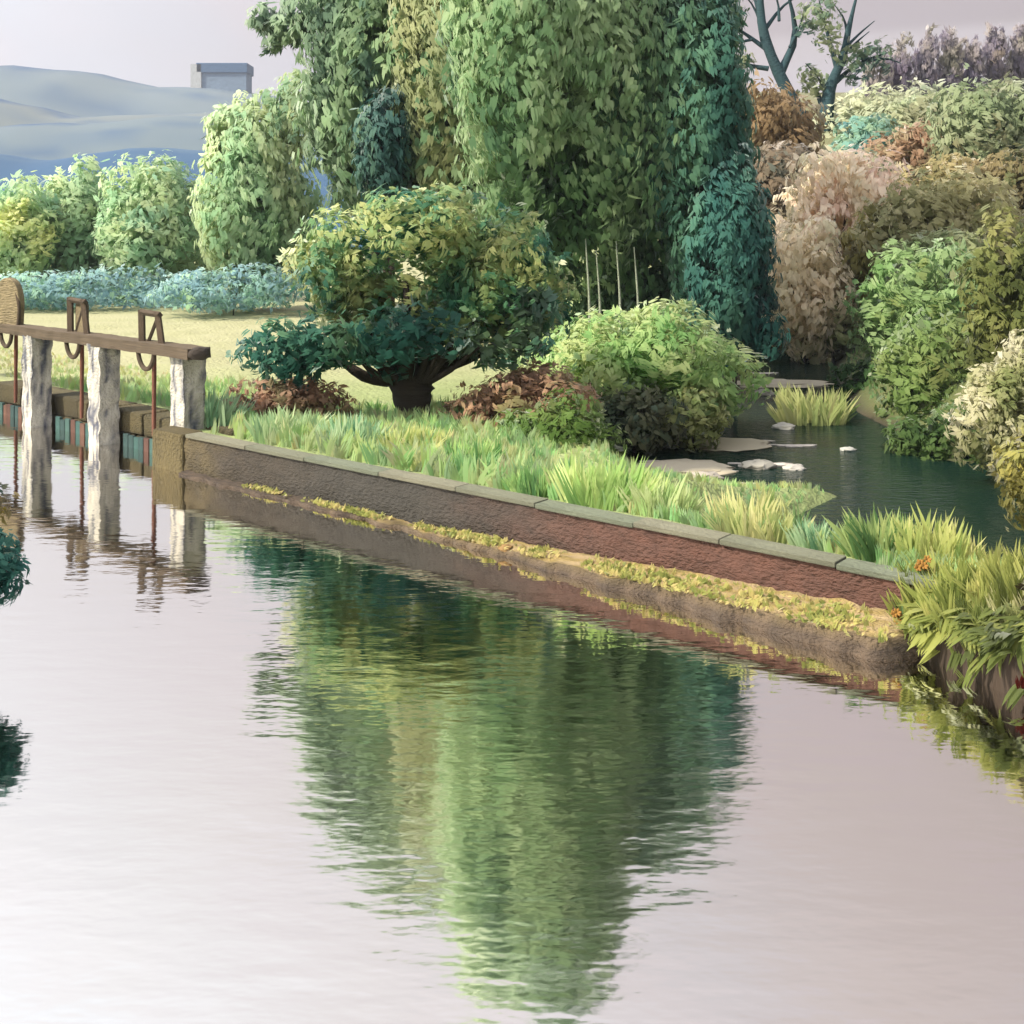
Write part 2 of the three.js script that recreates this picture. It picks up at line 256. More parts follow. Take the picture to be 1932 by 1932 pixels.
// ---------------------------------------------------------------- house on the skyline
{
  const d = 560, t = thing('hilltop_house', 'blue grey flat roofed building on the crest of the far hill', 'building', V(PX(420, d), PY(186, d), -d)), w = 98 * K * d, h = 62 * K * d;
  const m = mat('#8aa4c0', { bs: 0.05 }), pale = mat('#e6e9ea', { bs: 0.05 });
  const wall = part('wall', new THREE.BoxGeometry(w * 0.9, h * 0.72, 12).translate(w * 0.06, h * 0.36, 0), m, t);
  part('tower', new THREE.BoxGeometry(w * 0.2, h * 0.98, 10).translate(-w * 0.44, h * 0.49, 2), pale, t, 'pale end tower of the building');
  part('roof', new RoundedBoxGeometry(w * 0.98, h * 0.3, 14, 2, 0.4).translate(w * 0.05, h * 0.87, 0), mat('#44719e', { bs: 0.05 }), t);
}

// ---------------------------------------------------------------- retaining wall with pale coping
{
  const t = thing('retaining_wall', 'long dark brown retaining wall with pale coping beside the mill pool', 'wall');
  const U0 = -0.82, U1 = 10.1, top = (u) => 0.475 + 0.012 * n2(u * 0.8, 3);
  const tone = (u, y) => { const a = lin('#7a6a42', 0.42), b = lin('#4d4234', 0.42), c = lin('#46423b', 0.42), e = lin('#7c5142', 0.42), n = 0.3 * fbm2(u * 1.2, y * 3); let k = mix(0, 1, 0); const f = u + n * 2; let o = f < 1 ? a.map((v, i) => mix(v, b[i], sstep(-0.3, 1, f))) : f < 4.2 ? b.map((v, i) => mix(v, c[i], sstep(1, 3.4, f))) : c.map((v, i) => mix(v, e[i], sstep(4.0, 7.4, f))); k = 0.8 + 0.8 * (0.5 + 0.8 * fbm2(u * 4, y * 9 + 5)) * 0.5; return o.map((v) => v * k); };
  const P = [], C = [], U = [], I = [], nu = 160, nv = 14; // front face folded over the left end
  for (let i = 0; i <= nu; i++) for (let j = 0; j <= nv; j++) {
    const u = mix(U0, U1, i / nu), y = mix(-0.6, top(u), j / nv), s = 0.02 + 0.03 * fbm2(u * 1.6, y * 3) + 0.015 * n2(u * 7, y * 9) - 0.05 * (1 - j / nv); const p = wallAt(u, s, y); P.push(p.x, p.y, p.z); C.push(...tone(u, y)); U.push(u, y);
  }
  for (let i = 0; i < nu; i++) for (let j = 0; j < nv; j++) { const a = i * (nv + 1) + j, b = a + nv + 1; I.push(a, b, a + 1, b, b + 1, a + 1); }
  const g = new THREE.BufferGeometry(); g.setAttribute('position', new THREE.Float32BufferAttribute(P, 3)); g.setAttribute('color', new THREE.Float32BufferAttribute(C, 3)); g.setAttribute('uv', new THREE.Float32BufferAttribute(U, 2)); g.setIndex(I); g.computeVertexNormals();
  const wm = new THREE.MeshStandardMaterial({ vertexColors: true, roughness: 0.85, side: THREE.DoubleSide, bumpMap: rep(TX.rough, 0.8, 1.6), bumpScale: 0.03, map: rep(TX.tint, 0.4, 0.8) });
  part('wall_face', g, wm, t);
  const core = new THREE.BoxGeometry(U1 - U0, 1.05, 0.26); { const p = wallAt((U0 + U1) / 2, 0.2, -0.06); core.rotateY(-Math.atan2(-WD[1], WD[0])); core.translate(p.x, p.y, p.z); }
  part('wall_core', core, mat('#5d5138', { gain: 0.42 }), t);
  const yaw = -Math.atan2(-WD[1], WD[0]);
  { const eb = new RoundedBoxGeometry(0.72, 1.15, 0.36, 3, 0.04), pos = eb.attributes.position; for (let k = 0; k < pos.count; k++) { const q = 0.02 * n3(pos.getX(k) * 5, pos.getY(k) * 5, pos.getZ(k) * 5); pos.setXYZ(k, pos.getX(k) + q, pos.getY(k) + q * 0.5, pos.getZ(k) + q); } eb.computeVertexNormals(); eb.rotateY(yaw); const p = wallAt(U0 + 0.3, 0.14, -0.06); eb.translate(p.x, p.y, p.z); part('end_block', eb, mat('#8a7a49', { gain: 0.4, bs: 0.04 }), t, 'mossy olive end block of the wall'); }
  let u = U0 + 0.7; const cop = [mat('#b9b79c', { gain: 0.45 }), mat('#a8ab90', { gain: 0.45 }), mat('#a3ad92', { gain: 0.45 })];
  for (let k = 0; u < U1 - 0.1; k++) { const l = Math.min(rr(0.85, 1.35), U1 - u), c = new RoundedBoxGeometry(l - 0.006, 0.05, 0.24, 2, 0.012); c.rotateY(yaw + rr(-0.004, 0.004)); const p = wallAt(u + l / 2, 0.1, top(u) + 0.027 + rr(-0.005, 0.005)); c.translate(p.x, p.y, p.z); part('coping_stone', c, cop[k % 3], t); u += l; }
}
// sandy bank under the wall
{
  const P = [], C = [], U = [], I = [], nu = 150, prof = 16, A = -0.1, Z = 9.75;
  for (let i = 0; i <= nu; i++) for (let j = 0; j <= prof; j++) {
    const u = mix(A, Z, i / nu), a = Math.max(0, u - 4.2), w = 0.17 + 0.065 * a + 0.05 * n2(u * 1.4, 8) + 0.03 * n2(u * 4, 2), wq = w * (1 - sstep(9.35, 9.75, u)), hb = 0.05 + 0.045 * a * (1 - 0.04 * a) + 0.015 * n2(u * 2, 5), he = 0.028 + 0.024 * a;
    let s, y; if (j <= 10) { const f = j / 10; s = 0.03 - wq * f; y = mix(hb, he, Math.pow(f, 0.8)) + 0.02 * fbm2(u * 4, s * 8); } else { const f = (j - 10) / 6; s = 0.03 - wq - 0.1 * f + 0.04 * n2(u * 3, f); y = mix(he, -0.35, f) + 0.012 * fbm2(u * 6, f * 3); }
    const p = wallAt(u, s, y); P.push(p.x, p.y, p.z); U.push(u, j / 10);
    const top = pick([lin('#94864f', 0.55), lin('#c2a866', 0.55), lin('#cdb388', 0.55), lin('#aa9466', 0.55)], 0.5 + 0.8 * fbm2(u * 2.2, s * 9)), mud = pick([lin('#4d4037', 0.42), lin('#6a5a4c', 0.42), lin('#85705c', 0.42)], 0.5 + 0.8 * fbm2(u * 3, j * 0.4));
    const left = sstep(4.6, 2.6, u + 0.6 * n2(u * 1.5, s * 4)); for (let q = 0; q < 3; q++) top[q] = mix(top[q], mud[q] * 1.25, left); const k = sstep(8.5, 10.6, j); C.push(...top.map((v, q) => mix(v, mud[q], k)));
  }
  for (let i = 0; i < nu; i++) for (let j = 0; j < prof; j++) { const a = i * (prof + 1) + j, b = a + prof + 1; I.push(a, a + 1, b, b, a + 1, b + 1); }
  const g = new THREE.BufferGeometry(); g.setAttribute('position', new THREE.Float32BufferAttribute(P, 3)); g.setAttribute('color', new THREE.Float32BufferAttribute(C, 3)); g.setAttribute('uv', new THREE.Float32BufferAttribute(U, 2)); g.setIndex(I); g.computeVertexNormals();
  struct('sandy_bank', g, new THREE.MeshStandardMaterial({ vertexColors: true, roughness: 0.95, side: THREE.DoubleSide, bumpMap: rep(TX.rough, 1.5, 2), bumpScale: 0.03 }));
}

{ // moss and short grass along the ledge
  const lv = new Leaves(), cs = ['#6f7a34', '#929a48', '#b0ae5c', '#c2b070', '#7f8f44'].map(leaf);
  for (let k = 0; k < 3800; k++) { const u = 1.2 + 8.3 * Math.pow(rnd(), 0.75); if (n2(u * 1.1, 77) + rr(-0.6, 0.6) < 0.0) continue; const a = Math.max(0, u - 4.2), w = (0.13 + 0.07 * a) * rr(0.1, 1.15), p = wallAt(u, 0.02 - w, 0.04 + 0.03 * a * (1.1 - 0.5 * w)); _t.set(rr(-0.7, 0.7), rr(0.3, 1), rr(-0.2, 0.8)).normalize(); const nr = V(-0.2, 0.8, 0.6); nr.addScaledVector(_t, -nr.dot(_t)).normalize(); const L = rr(0.025, 0.065); lv.spray(p, _t, nr, L, L * 0.7, pick(cs, 0.5 + 0.5 * n2(u * 2, w * 9) + rr(-0.2, 0.2)), 3, 2, rr(0, 0.4), rr(-0.3, 0.3), 0.6); }
  struct('moss', lv.build(), leafMat, 'stuff');
}
// ---------------------------------------------------------------- weir: stone sill, sluice boards, frame and paddles
const VYAW = -Math.atan2(-VD[1], VD[0]);
function lump(g, amp, f, seed = 0) { const p = g.attributes.position; for (let k = 0; k < p.count; k++) { const x = p.getX(k), y = p.getY(k), z = p.getZ(k); p.setXYZ(k, x + amp * n3(x * f + seed, y * f, z * f), y + amp * 0.6 * n3(x * f, y * f + 9 + seed, z * f), z + amp * n3(x * f, y * f, z * f + 17 + seed)); } g.computeVertexNormals(); return g; }
function boxAt(at, w, h, dp, yaw, rad = 0.02, seg = 3, amp = 0, f = 3) { let g = new RoundedBoxGeometry(w, h, dp, seg, rad); if (amp) { g = mergeVertices((g.deleteAttribute('normal'), g), 1e-4); lump(g, amp, f, at.x * 3); } g.rotateY(yaw); g.translate(at.x, at.y, at.z); return g; }
{
  const t = thing('weir_wall', 'rough olive stone weir wall running behind the sluice posts', 'wall'), cols = ['#8f8155', '#7f7349', '#978a5e', '#766a45', '#858055'].map((h) => mat(h, { gain: 0.42, bs: 0.05 }));
  for (let row = 0; row < 2; row++) { let u = -1.2 + row * 0.35; while (u < 6.2) { const l = rr(0.8, 1.3); part('stone', boxAt(weirAt(u + l / 2, 0.52 + rr(-0.02, 0.02) - row * 0.02, -0.02 + row * 0.345), l - 0.02, row ? 0.34 : 0.36, 0.5, VYAW, 0.05, 4, 0.03, 2.5), cols[Math.floor(rnd() * 5)], t); u += l; } }
}
{
  const bays = [[weirU(-40), weirU(46), 'teal and brown sluice boards left of the first post'], [weirU(94), weirU(168), 'teal and red sluice boards between the first and second posts'], [weirU(220), weirU(312), 'teal and rust sluice boards between second post and wall end']], cs = ['#4f8a86', '#8a5b4c', '#5d918a', '#3f6f70', '#a0705c', '#678f86'].map((h) => mat(h, { gain: 0.42, bump: 'grain', bs: 0.02 }));
  for (const [a, b, label] of bays) { const t = thing('sluice_gate', label, 'sluice gate', weirAt((a + b) / 2, 0.12, 0), 'sluice gates in the weir'); const n = Math.round((b - a) / 0.16), w = (b - a) / n; for (let k = 0; k < n; k++) { const p = weirAt(a + (k + 0.5) * w, 0.12 + rr(-0.01, 0.01), -0.02).sub(t.position); part('plank', boxAt(p, w - 0.012, 0.4 + rr(-0.04, 0.05), 0.05, VYAW, 0.008, 2), cs[Math.floor(rnd() * 6)], t); } }
}
const RAIL = 1.56;
{
  const t = thing('sluice_bridge', 'weathered white timber sluice posts carrying a long brown rail over the weir', 'sluice frame', weirAt(3, 0, 0));
  const rel = (v) => v.sub(t.position);
  const wood = mat('#efe6d2', { gain: 0.52, bump: 'grain', bs: 0.012, rx: 1, ry: 1 });
  const posts = [weirU(70), weirU(196), weirU(339)];
  const woodV = wood.clone(); woodV.vertexColors = true; woodV.color.setRGB(1, 1, 1); woodV.bumpScale = 0.02;
  posts.forEach((u, k) => { let g = new THREE.BoxGeometry(0.34, 2.3, 0.34, 6, 46, 6); g.deleteAttribute('normal'); const q = g.attributes.position; g.computeVertexNormals(); lump(g, 0.02, 3.2, k * 7); { const cc = new Float32Array(q.count * 3), a = lin('#f1ecdf', 0.6), b = lin('#6f7690', 0.4); for (let i = 0; i < q.count; i++) { const v = sstep(-0.05, 0.5, fbm3(q.getX(i) * 8 + k * 4, q.getY(i) * 0.9, q.getZ(i) * 8, 5) + 0.08); for (let j = 0; j < 3; j++) cc[i * 3 + j] = mix(a[j], b[j], v); } g.setAttribute('color', new THREE.BufferAttribute(cc, 3)); }
    g.rotateY(VYAW + 0.02 * k); const p = rel(weirAt(u, k === 2 ? 0.12 : 0, RAIL - 1.2)); g.translate(p.x, p.y, p.z); part('post', g, woodV, t); });
  const u0 = weirU(-120), u1 = weirU(376), railM = mat('#8f7a60', { gain: 0.55, bump: 'grain', bs: 0.04, rx: 1, ry: 1 });
  let g = new THREE.BoxGeometry(u1 - u0, 0.15, 0.34, 60, 3, 4); lump(g, 0.014, 2.5, 3); g.rotateY(VYAW); const p = rel(weirAt((u0 + u1) / 2, 0, RAIL)); g.translate(p.x, p.y, p.z); part('rail', g, railM, t);
  const e = rel(weirAt(u1, 0, RAIL)); const eb = lump(new THREE.SphereGeometry(0.16, 14, 10).scale(0.7, 0.62, 1.1), 0.02, 6); eb.rotateY(VYAW); eb.translate(e.x, e.y, e.z); part('rail_end', eb, mat('#5d5047', { gain: 0.45 }), t, 'dark rounded end of the rail');
}
// paddle gear: uprights, strut, bent hoop hanging below the rail, reddish rod down to the boards
function paddle(px, topPx, kind, label) {
  const u = weirU(px), d = -weirAt(u, 0, 0).z, t = thing('sluice_paddle', label, 'sluice paddle', weirAt(u, 0, RAIL), 'sluice paddles standing on the rail'), H = (PY(topPx, d) - RAIL);
  const m = mat('#86705a', { gain: 0.55, bump: 'grain', bs: 0.03 }), m2 = mat('#b5a27c', { gain: 0.55, bump: 'grain', bs: 0.03 }), red = mat('#a86a54', { gain: 0.45, bs: 0.01 });
  const loc = (uu, y, s = 0) => V(VD[0] * uu + VN[0] * s, y, -(VD[1] * uu + VN[1] * s));
  const bar = (a, b, w) => { const g = boxAt(V(0, 0, 0), w, a.distanceTo(b), w * 0.8, 0, 0.012, 2); const q = new THREE.Quaternion().setFromUnitVectors(V(0, 1, 0), b.clone().sub(a).normalize()); g.applyQuaternion(q); const c = a.clone().add(b).multiplyScalar(0.5); g.translate(c.x, c.y, c.z); return g; };
  if (kind === 'board') { const s = new THREE.Shape(); s.moveTo(-0.3, 0); s.lineTo(-0.31, H * 0.5); s.quadraticCurveTo(-0.27, H, 0, H); s.quadraticCurveTo(0.27, H, 0.31, H * 0.5); s.lineTo(0.28, 0); const g = new THREE.ExtrudeGeometry(s, { depth: 0.09, bevelEnabled: true, bevelSize: 0.015, bevelThickness: 0.015, bevelSegments: 2 }); g.rotateY(VYAW + 0.25); g.translate(0, 0.02, 0); part('board', g, m2, t); part('board_edge', new THREE.TubeGeometry(new THREE.CatmullRomCurve3([loc(-0.31, 0.05, -0.02), loc(-0.33, H * 0.5, -0.02), loc(0, H + 0.02, -0.02), loc(0.33, H * 0.5, -0.02), loc(0.3, 0.05, -0.02)]), 30, 0.03, 6), m, t); }
  else { part('upright', bar(loc(-0.26, -0.02), loc(-0.28, H), 0.09), m, t); part('upright', bar(loc(0.3, -0.02), loc(0.16, H * 0.97), 0.085), m, t); part('crossbar', bar(loc(-0.3, H * 0.93), loc(0.24, H * 0.9), 0.08), m, t); part('strut', bar(loc(-0.2, 0.05, 0.06), loc(0.08, H * 0.85, 0.06), 0.05), m, t);
    if (kind === 'ring') part('panel', boxAt(loc(-0.02, H * 0.45, 0.07), 0.4, H * 0.75, 0.03, VYAW, 0.01, 2), m2, t); }
  const arc = []; for (let k = 0; k <= 12; k++) { const a = Math.PI * (1 + k / 12); arc.push(loc(0.06 + 0.22 * Math.cos(a), -0.03 + 0.27 * Math.sin(a), -0.12)); } part('hoop', new THREE.TubeGeometry(new THREE.CatmullRomCurve3(arc), 24, 0.034, 7), m, t);
  { const a = loc(-0.24, -0.05, 0.18), b = loc(-0.22, -1.32, 0.16); part('rod', limb([a, a.clone().lerp(b, 0.5), b], 0.035, 0.03, 7, 6), red, t, 'rust red rod under the paddle'); }
}
paddle(22, 528, 'board', 'round topped yellow brown paddle board at the left end of rail');
paddle(148, 562, 'ring', 'middle paddle gear with closed square frame above the rail');
paddle(286, 586, 'frame', 'open slanting paddle frame nearest the right end of the rail');

// ---------------------------------------------------------------- trees and shrubs
function boxLobes([x0, x1, y0, y1], d, n, depth = 0.8, spread, size) { const c = PV((x0 + x1) / 2, (y0 + y1) / 2, d), rx = (x1 - x0) / 2 * K * d, ry = (y1 - y0) / 2 * K * d; return lobesOf(c, V(rx, ry, Math.min(rx, 3.2) * depth), n, spread, size); }
function plant(name, label, category, box, d, o) {
  const [x0, x1, y0, y1] = box, cx = (x0 + x1) / 2, gx = PX(o.stemPx ?? cx, d), base = V(gx, land(gx, d), -d), t = thing(name, label, category, base, o.group);
  let lobes = boxLobes(box, d, o.lobes || 9, o.depth || 0.85, o.spread, o.size); if (o.extra) for (const e of o.extra) lobes.push(...boxLobes(e, e[4] || d, 3, 0.8));
  const lv = crown(lobes, { len: o.px * K * d, cover: o.cover || 1.5, pal: o.pal, mode: o.mode, blades: o.blades, segs: o.segs, gap: o.gap, fq: o.fq });
  const topY = PY(mix(y1, y0, 0.62), d), r = o.r || clamp((topY - base.y) * 0.03, 0.03, 0.3), m = o.bark || B.brown;
  if (o.stems) for (const [sx, top] of o.stems) { const x = PX(sx, d - 1.7), zz = -(d - 1.7); part('trunk', limb([V(x - base.x, land(x, d - 1.7) - 0.1 - base.y, zz - base.z), V(x - base.x + 0.05, 1 , zz - base.z), V(x - base.x - 0.03, PY(top, d) - base.y, zz - base.z - 0.1)], r, r * 0.3), m, t); }
  else part('trunk', limb([V(0, -0.15, 0), V(r * 0.6, (topY - base.y) * 0.45, 0), V(-r * 0.4, topY - base.y, r)], r, r * 0.3), m, t);
  const nb = o.branches ?? 4; for (let k = 0; k < nb; k++) { const l = lobes[1 + (k * 2) % (lobes.length - 1)], y = (topY - base.y) * rr(0.25, 0.75); part('branch', limb([V(0, y, 0), V((l.c.x - base.x) * 0.55, mix(y, l.c.y - base.y, 0.45) , (l.c.z - base.z) * 0.55), l.c.clone().sub(base)], r * 0.5, r * 0.12, 6, 6), m, t); }
  part('crown', lv.build(base), leafMat, t); return t;
}
const PAL = {
  sage: ['#557d58', '#739a6a', '#8fb07e', '#aec496', '#84a674'], olive: ['#5d7350', '#84956a', '#9aa577', '#a8ae7c'], midgreen: ['#4c7556', '#68906a', '#86a67e', '#9db58c'], teal: ['#235855', '#2f6a64', '#417a6e', '#528770'],
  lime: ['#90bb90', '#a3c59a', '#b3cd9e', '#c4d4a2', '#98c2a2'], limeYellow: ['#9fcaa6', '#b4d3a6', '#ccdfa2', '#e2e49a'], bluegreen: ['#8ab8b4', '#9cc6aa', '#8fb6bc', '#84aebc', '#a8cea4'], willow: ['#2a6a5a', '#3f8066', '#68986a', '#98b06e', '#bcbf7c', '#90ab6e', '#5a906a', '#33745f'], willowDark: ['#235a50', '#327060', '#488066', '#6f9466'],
};
// light trees at the meadow's far edge
plant('field_tree', 'wide rounded pale lime tree left of the tall sage poplars', 'tree', [365, 575, 200, 565], 39, { px: 52, extra: [[470, 615, 118, 330], [378, 500, 166, 330], [430, 630, 320, 570]], pal: ['#92b98c', '#a5c496', '#b5ca9c', '#c2cf9a', '#98bf9a', '#aec086'], mode: 'droop', lobes: 14, cover: 1.6 });
plant('field_bush', 'lime green bush with rounded top before the blue ridge', 'bush', [175, 385, 292, 560], 43, { px: 44, pal: PAL.lime, lobes: 10 });
plant('field_bush', 'lime bush second from the left at meadow edge', 'bush', [60, 225, 300, 560], 44.5, { px: 42, pal: PAL.lime, lobes: 9 });
plant('field_bush', 'yellow tipped bush leftmost at the meadow edge', 'bush', [-60, 115, 335, 560], 43, { px: 42, pal: PAL.limeYellow, lobes: 9 });
plant('field_bush', 'long low lime thicket behind the rounded meadow bushes', 'bush', [-80, 420, 370, 575], 46.5, { px: 44, pal: PAL.lime, lobes: 16, spread: 0.8, size: 0.5 });
plant('hedge', 'low blue green hedge along the foot of the lime bushes', 'hedge', [-60, 390, 515, 578], 40.5, { px: 34, pal: PAL.bluegreen, mode: 'droop', lobes: 16, spread: 0.85, size: 0.5, branches: 2 });
plant('hedge', 'blue green hedge at the foot of the pale lime tree', 'hedge', [300, 580, 512, 582], 36.5, { px: 34, pal: PAL.bluegreen, mode: 'droop', lobes: 16, spread: 0.85, size: 0.5, branches: 2 });
// tall poplars
plant('tall_poplar', 'grey green tall tree at the left of the poplar group', 'tree', [560, 870, -330, 410], 29, { px: 60, pal: ['#567460', '#7f9c7c', '#90aa84', '#7c986f', '#5c7f6d'], mode: 'droop', lobes: 14, extra: [[465, 600, -10, 105], [555, 730, 110, 330], [600, 740, 200, 420]], cover: 1.6, stemPx: 700 });
plant('tall_poplar', 'dark blue green slim tree behind the round willow', 'tree', [660, 800, 150, 420], 27, { px: 52, pal: ['#2f5a57', '#45706a', '#5f8570', '#73936f'], mode: 'droop', lobes: 9 });
plant('tall_poplar', 'yellow olive poplar between the grey and sage poplars', 'tree', [735, 985, -380, 480], 27.5, { px: 56, pal: PAL.olive, mode: 'droop', lobes: 13, extra: [[740, 930, 250, 520]] });
plant('tall_poplar', 'tallest sage green poplar at the centre of the group', 'tree', [825, 1240, -545, 590], 25, { px: 64, pal: PAL.sage, mode: 'droop', lobes: 16, cover: 1.7 });
plant('tall_poplar', 'mid green poplar with pale slender stems at the right', 'tree', [1060, 1400, -280, 605], 25.5, { px: 62, pal: PAL.midgreen, mode: 'droop', lobes: 16, cover: 1.7, stems: [[1108, 450], [1128, 470], [1166, 455], [1200, 465]], bark: B.pale, r: 0.042 });
plant('teal_cypress', 'dark teal pointed tree at the right end of poplars', 'tree', [1290, 1465, 290, 680], 24, { px: 56, pal: PAL.teal, mode: 'droop', lobes: 12, extra: [[1270, 1440, 430, 690], [1330, 1495, 520, 700], [1355, 1430, 252, 430]], cover: 1.8 });
plant('tall_poplar', 'broad dark green poplar filling the back of the group', 'tree', [600, 1380, -430, 560], 28.5, { px: 70, pal: ['#557a56', '#6f9468', '#88a878', '#9cb284'], mode: 'droop', lobes: 16, cover: 1.2 });
plant('tall_poplar', 'blue green sloping poplar joining the dark teal tree', 'tree', [1215, 1430, -40, 650], 24.7, { px: 60, pal: ['#2f6458', '#427868', '#5c8a6c', '#386c62'], mode: 'droop', lobes: 12, cover: 1.5, extra: [[1260, 1405, -60, 300]] });
// bare forked tree and far row
{
  const d = 55, bx = PX(1520, d), base = V(bx, land(bx, d), -d), t = thing('forked_tree', 'sparse tree with forked blue grey trunk on the hillside', 'tree', base), at = (px, py, dd = d) => PV(px, py, dd).sub(base);
  const s = K * d; part('trunk', limb([V(0, -0.4, 0), at(1512, 225), at(1470, 140), at(1440, 60), at(1432, -60)], 16 * s, 5 * s), B.teal, t); part('trunk', limb([at(1555, 245).setY(-0.3), at(1560, 215), at(1566, 165), at(1590, 110), at(1600, 60), at(1622, -30)], 15 * s, 1.5 * s), B.teal, t);
  const br = [[1470, 140, 1500, 70, 1480, -40, 10], [1455, 100, 1400, 60, 1345, 25, 5], [1450, 130, 1400, 120, 1345, 70, 5], [1566, 165, 1620, 120, 1690, 95, 6], [1555, 210, 1540, 170, 1530, 140, 7], [1510, 220, 1560, 235, 1650, 205, 4], [1580, 130, 1560, 60, 1545, 0, 6], [1440, 60, 1480, 10, 1540, -30, 5]];
  for (const [a, b, c, e, f, h, w] of br) part('branch', limb([at(a, b), at(c, e, d + 0.4), at(f, h, d - 0.3)], w * s, w * s * 0.12, 6, 6), B.teal, t);
  for (const [a, b, f, h] of [[1440, 60, 1395, -20], [1420, 75, 1372, 95], [1385, 50, 1335, 70], [1375, 95, 1335, 130], [1400, 120, 1375, 165], [1490, 90, 1515, 30], [1470, 40, 1455, -20], [1600, 85, 1650, 40], [1590, 105, 1640, 60], [1640, 115, 1700, 120], [1560, 190, 1520, 120], [1600, 75, 1575, 10], [1650, 205, 1690, 215], [1500, 215, 1480, 170], [1430, 20, 1400, -30]]) part('twig', limb([at(a, b), at((a + f) / 2 + 5, (b + h) / 2 - 6, d + 0.2), at(f, h, d - 0.4)], 3.4 * s, 0.8 * s, 5, 5), B.teal, t);
  const lb = []; for (const q of [[1490, 1600, -40, 110], [1540, 1660, 60, 170], [1600, 1700, 60, 140], [1350, 1410, 0, 60], [1370, 1430, 90, 150], [1500, 1570, 110, 190]]) lb.push(...boxLobes(q, d, 4));
  part('crown', crown(lb, { len: 40 * s, cover: 0.45, pal: ['#3d6468', '#5f8070', '#8a9a72', '#a1a884'], gap: -0.3 }).build(base), leafMat, t);
}
for (const [k, px, top, bot, hex, word] of [[0, 1655, 100, 205, '#8d7f86', 'shortest mauve poplar, first of the far row'], [1, 1700, 78, 208, '#857489', 'second mauve poplar from the left of the far row'], [2, 1748, 55, 200, '#8a7c80', 'third far poplar, brown at its tip'], [3, 1790, 48, 205, '#7b6c88', 'tall violet poplar in the middle of the far row'], [4, 1832, 70, 190, '#85788c', 'grey violet poplar right of the tall violet one'], [5, 1878, 42, 180, '#93867a', 'ochre streaked poplar, second from the right of the row'], [6, 1925, 45, 170, '#80726f', 'brown poplar at the right end of the far row']])
  plant('far_poplar', word, 'tree', [px - 31, px + 31, top - 10, bot + 30], 88 + k, { px: 34, pal: [hex, '#857c90', '#a9a09e', '#949080'], mode: 'up', lobes: 6, bark: B.mauve, branches: 3, blades: 4, segs: 2, cover: 1.2, group: 'far row of mauve poplars' });
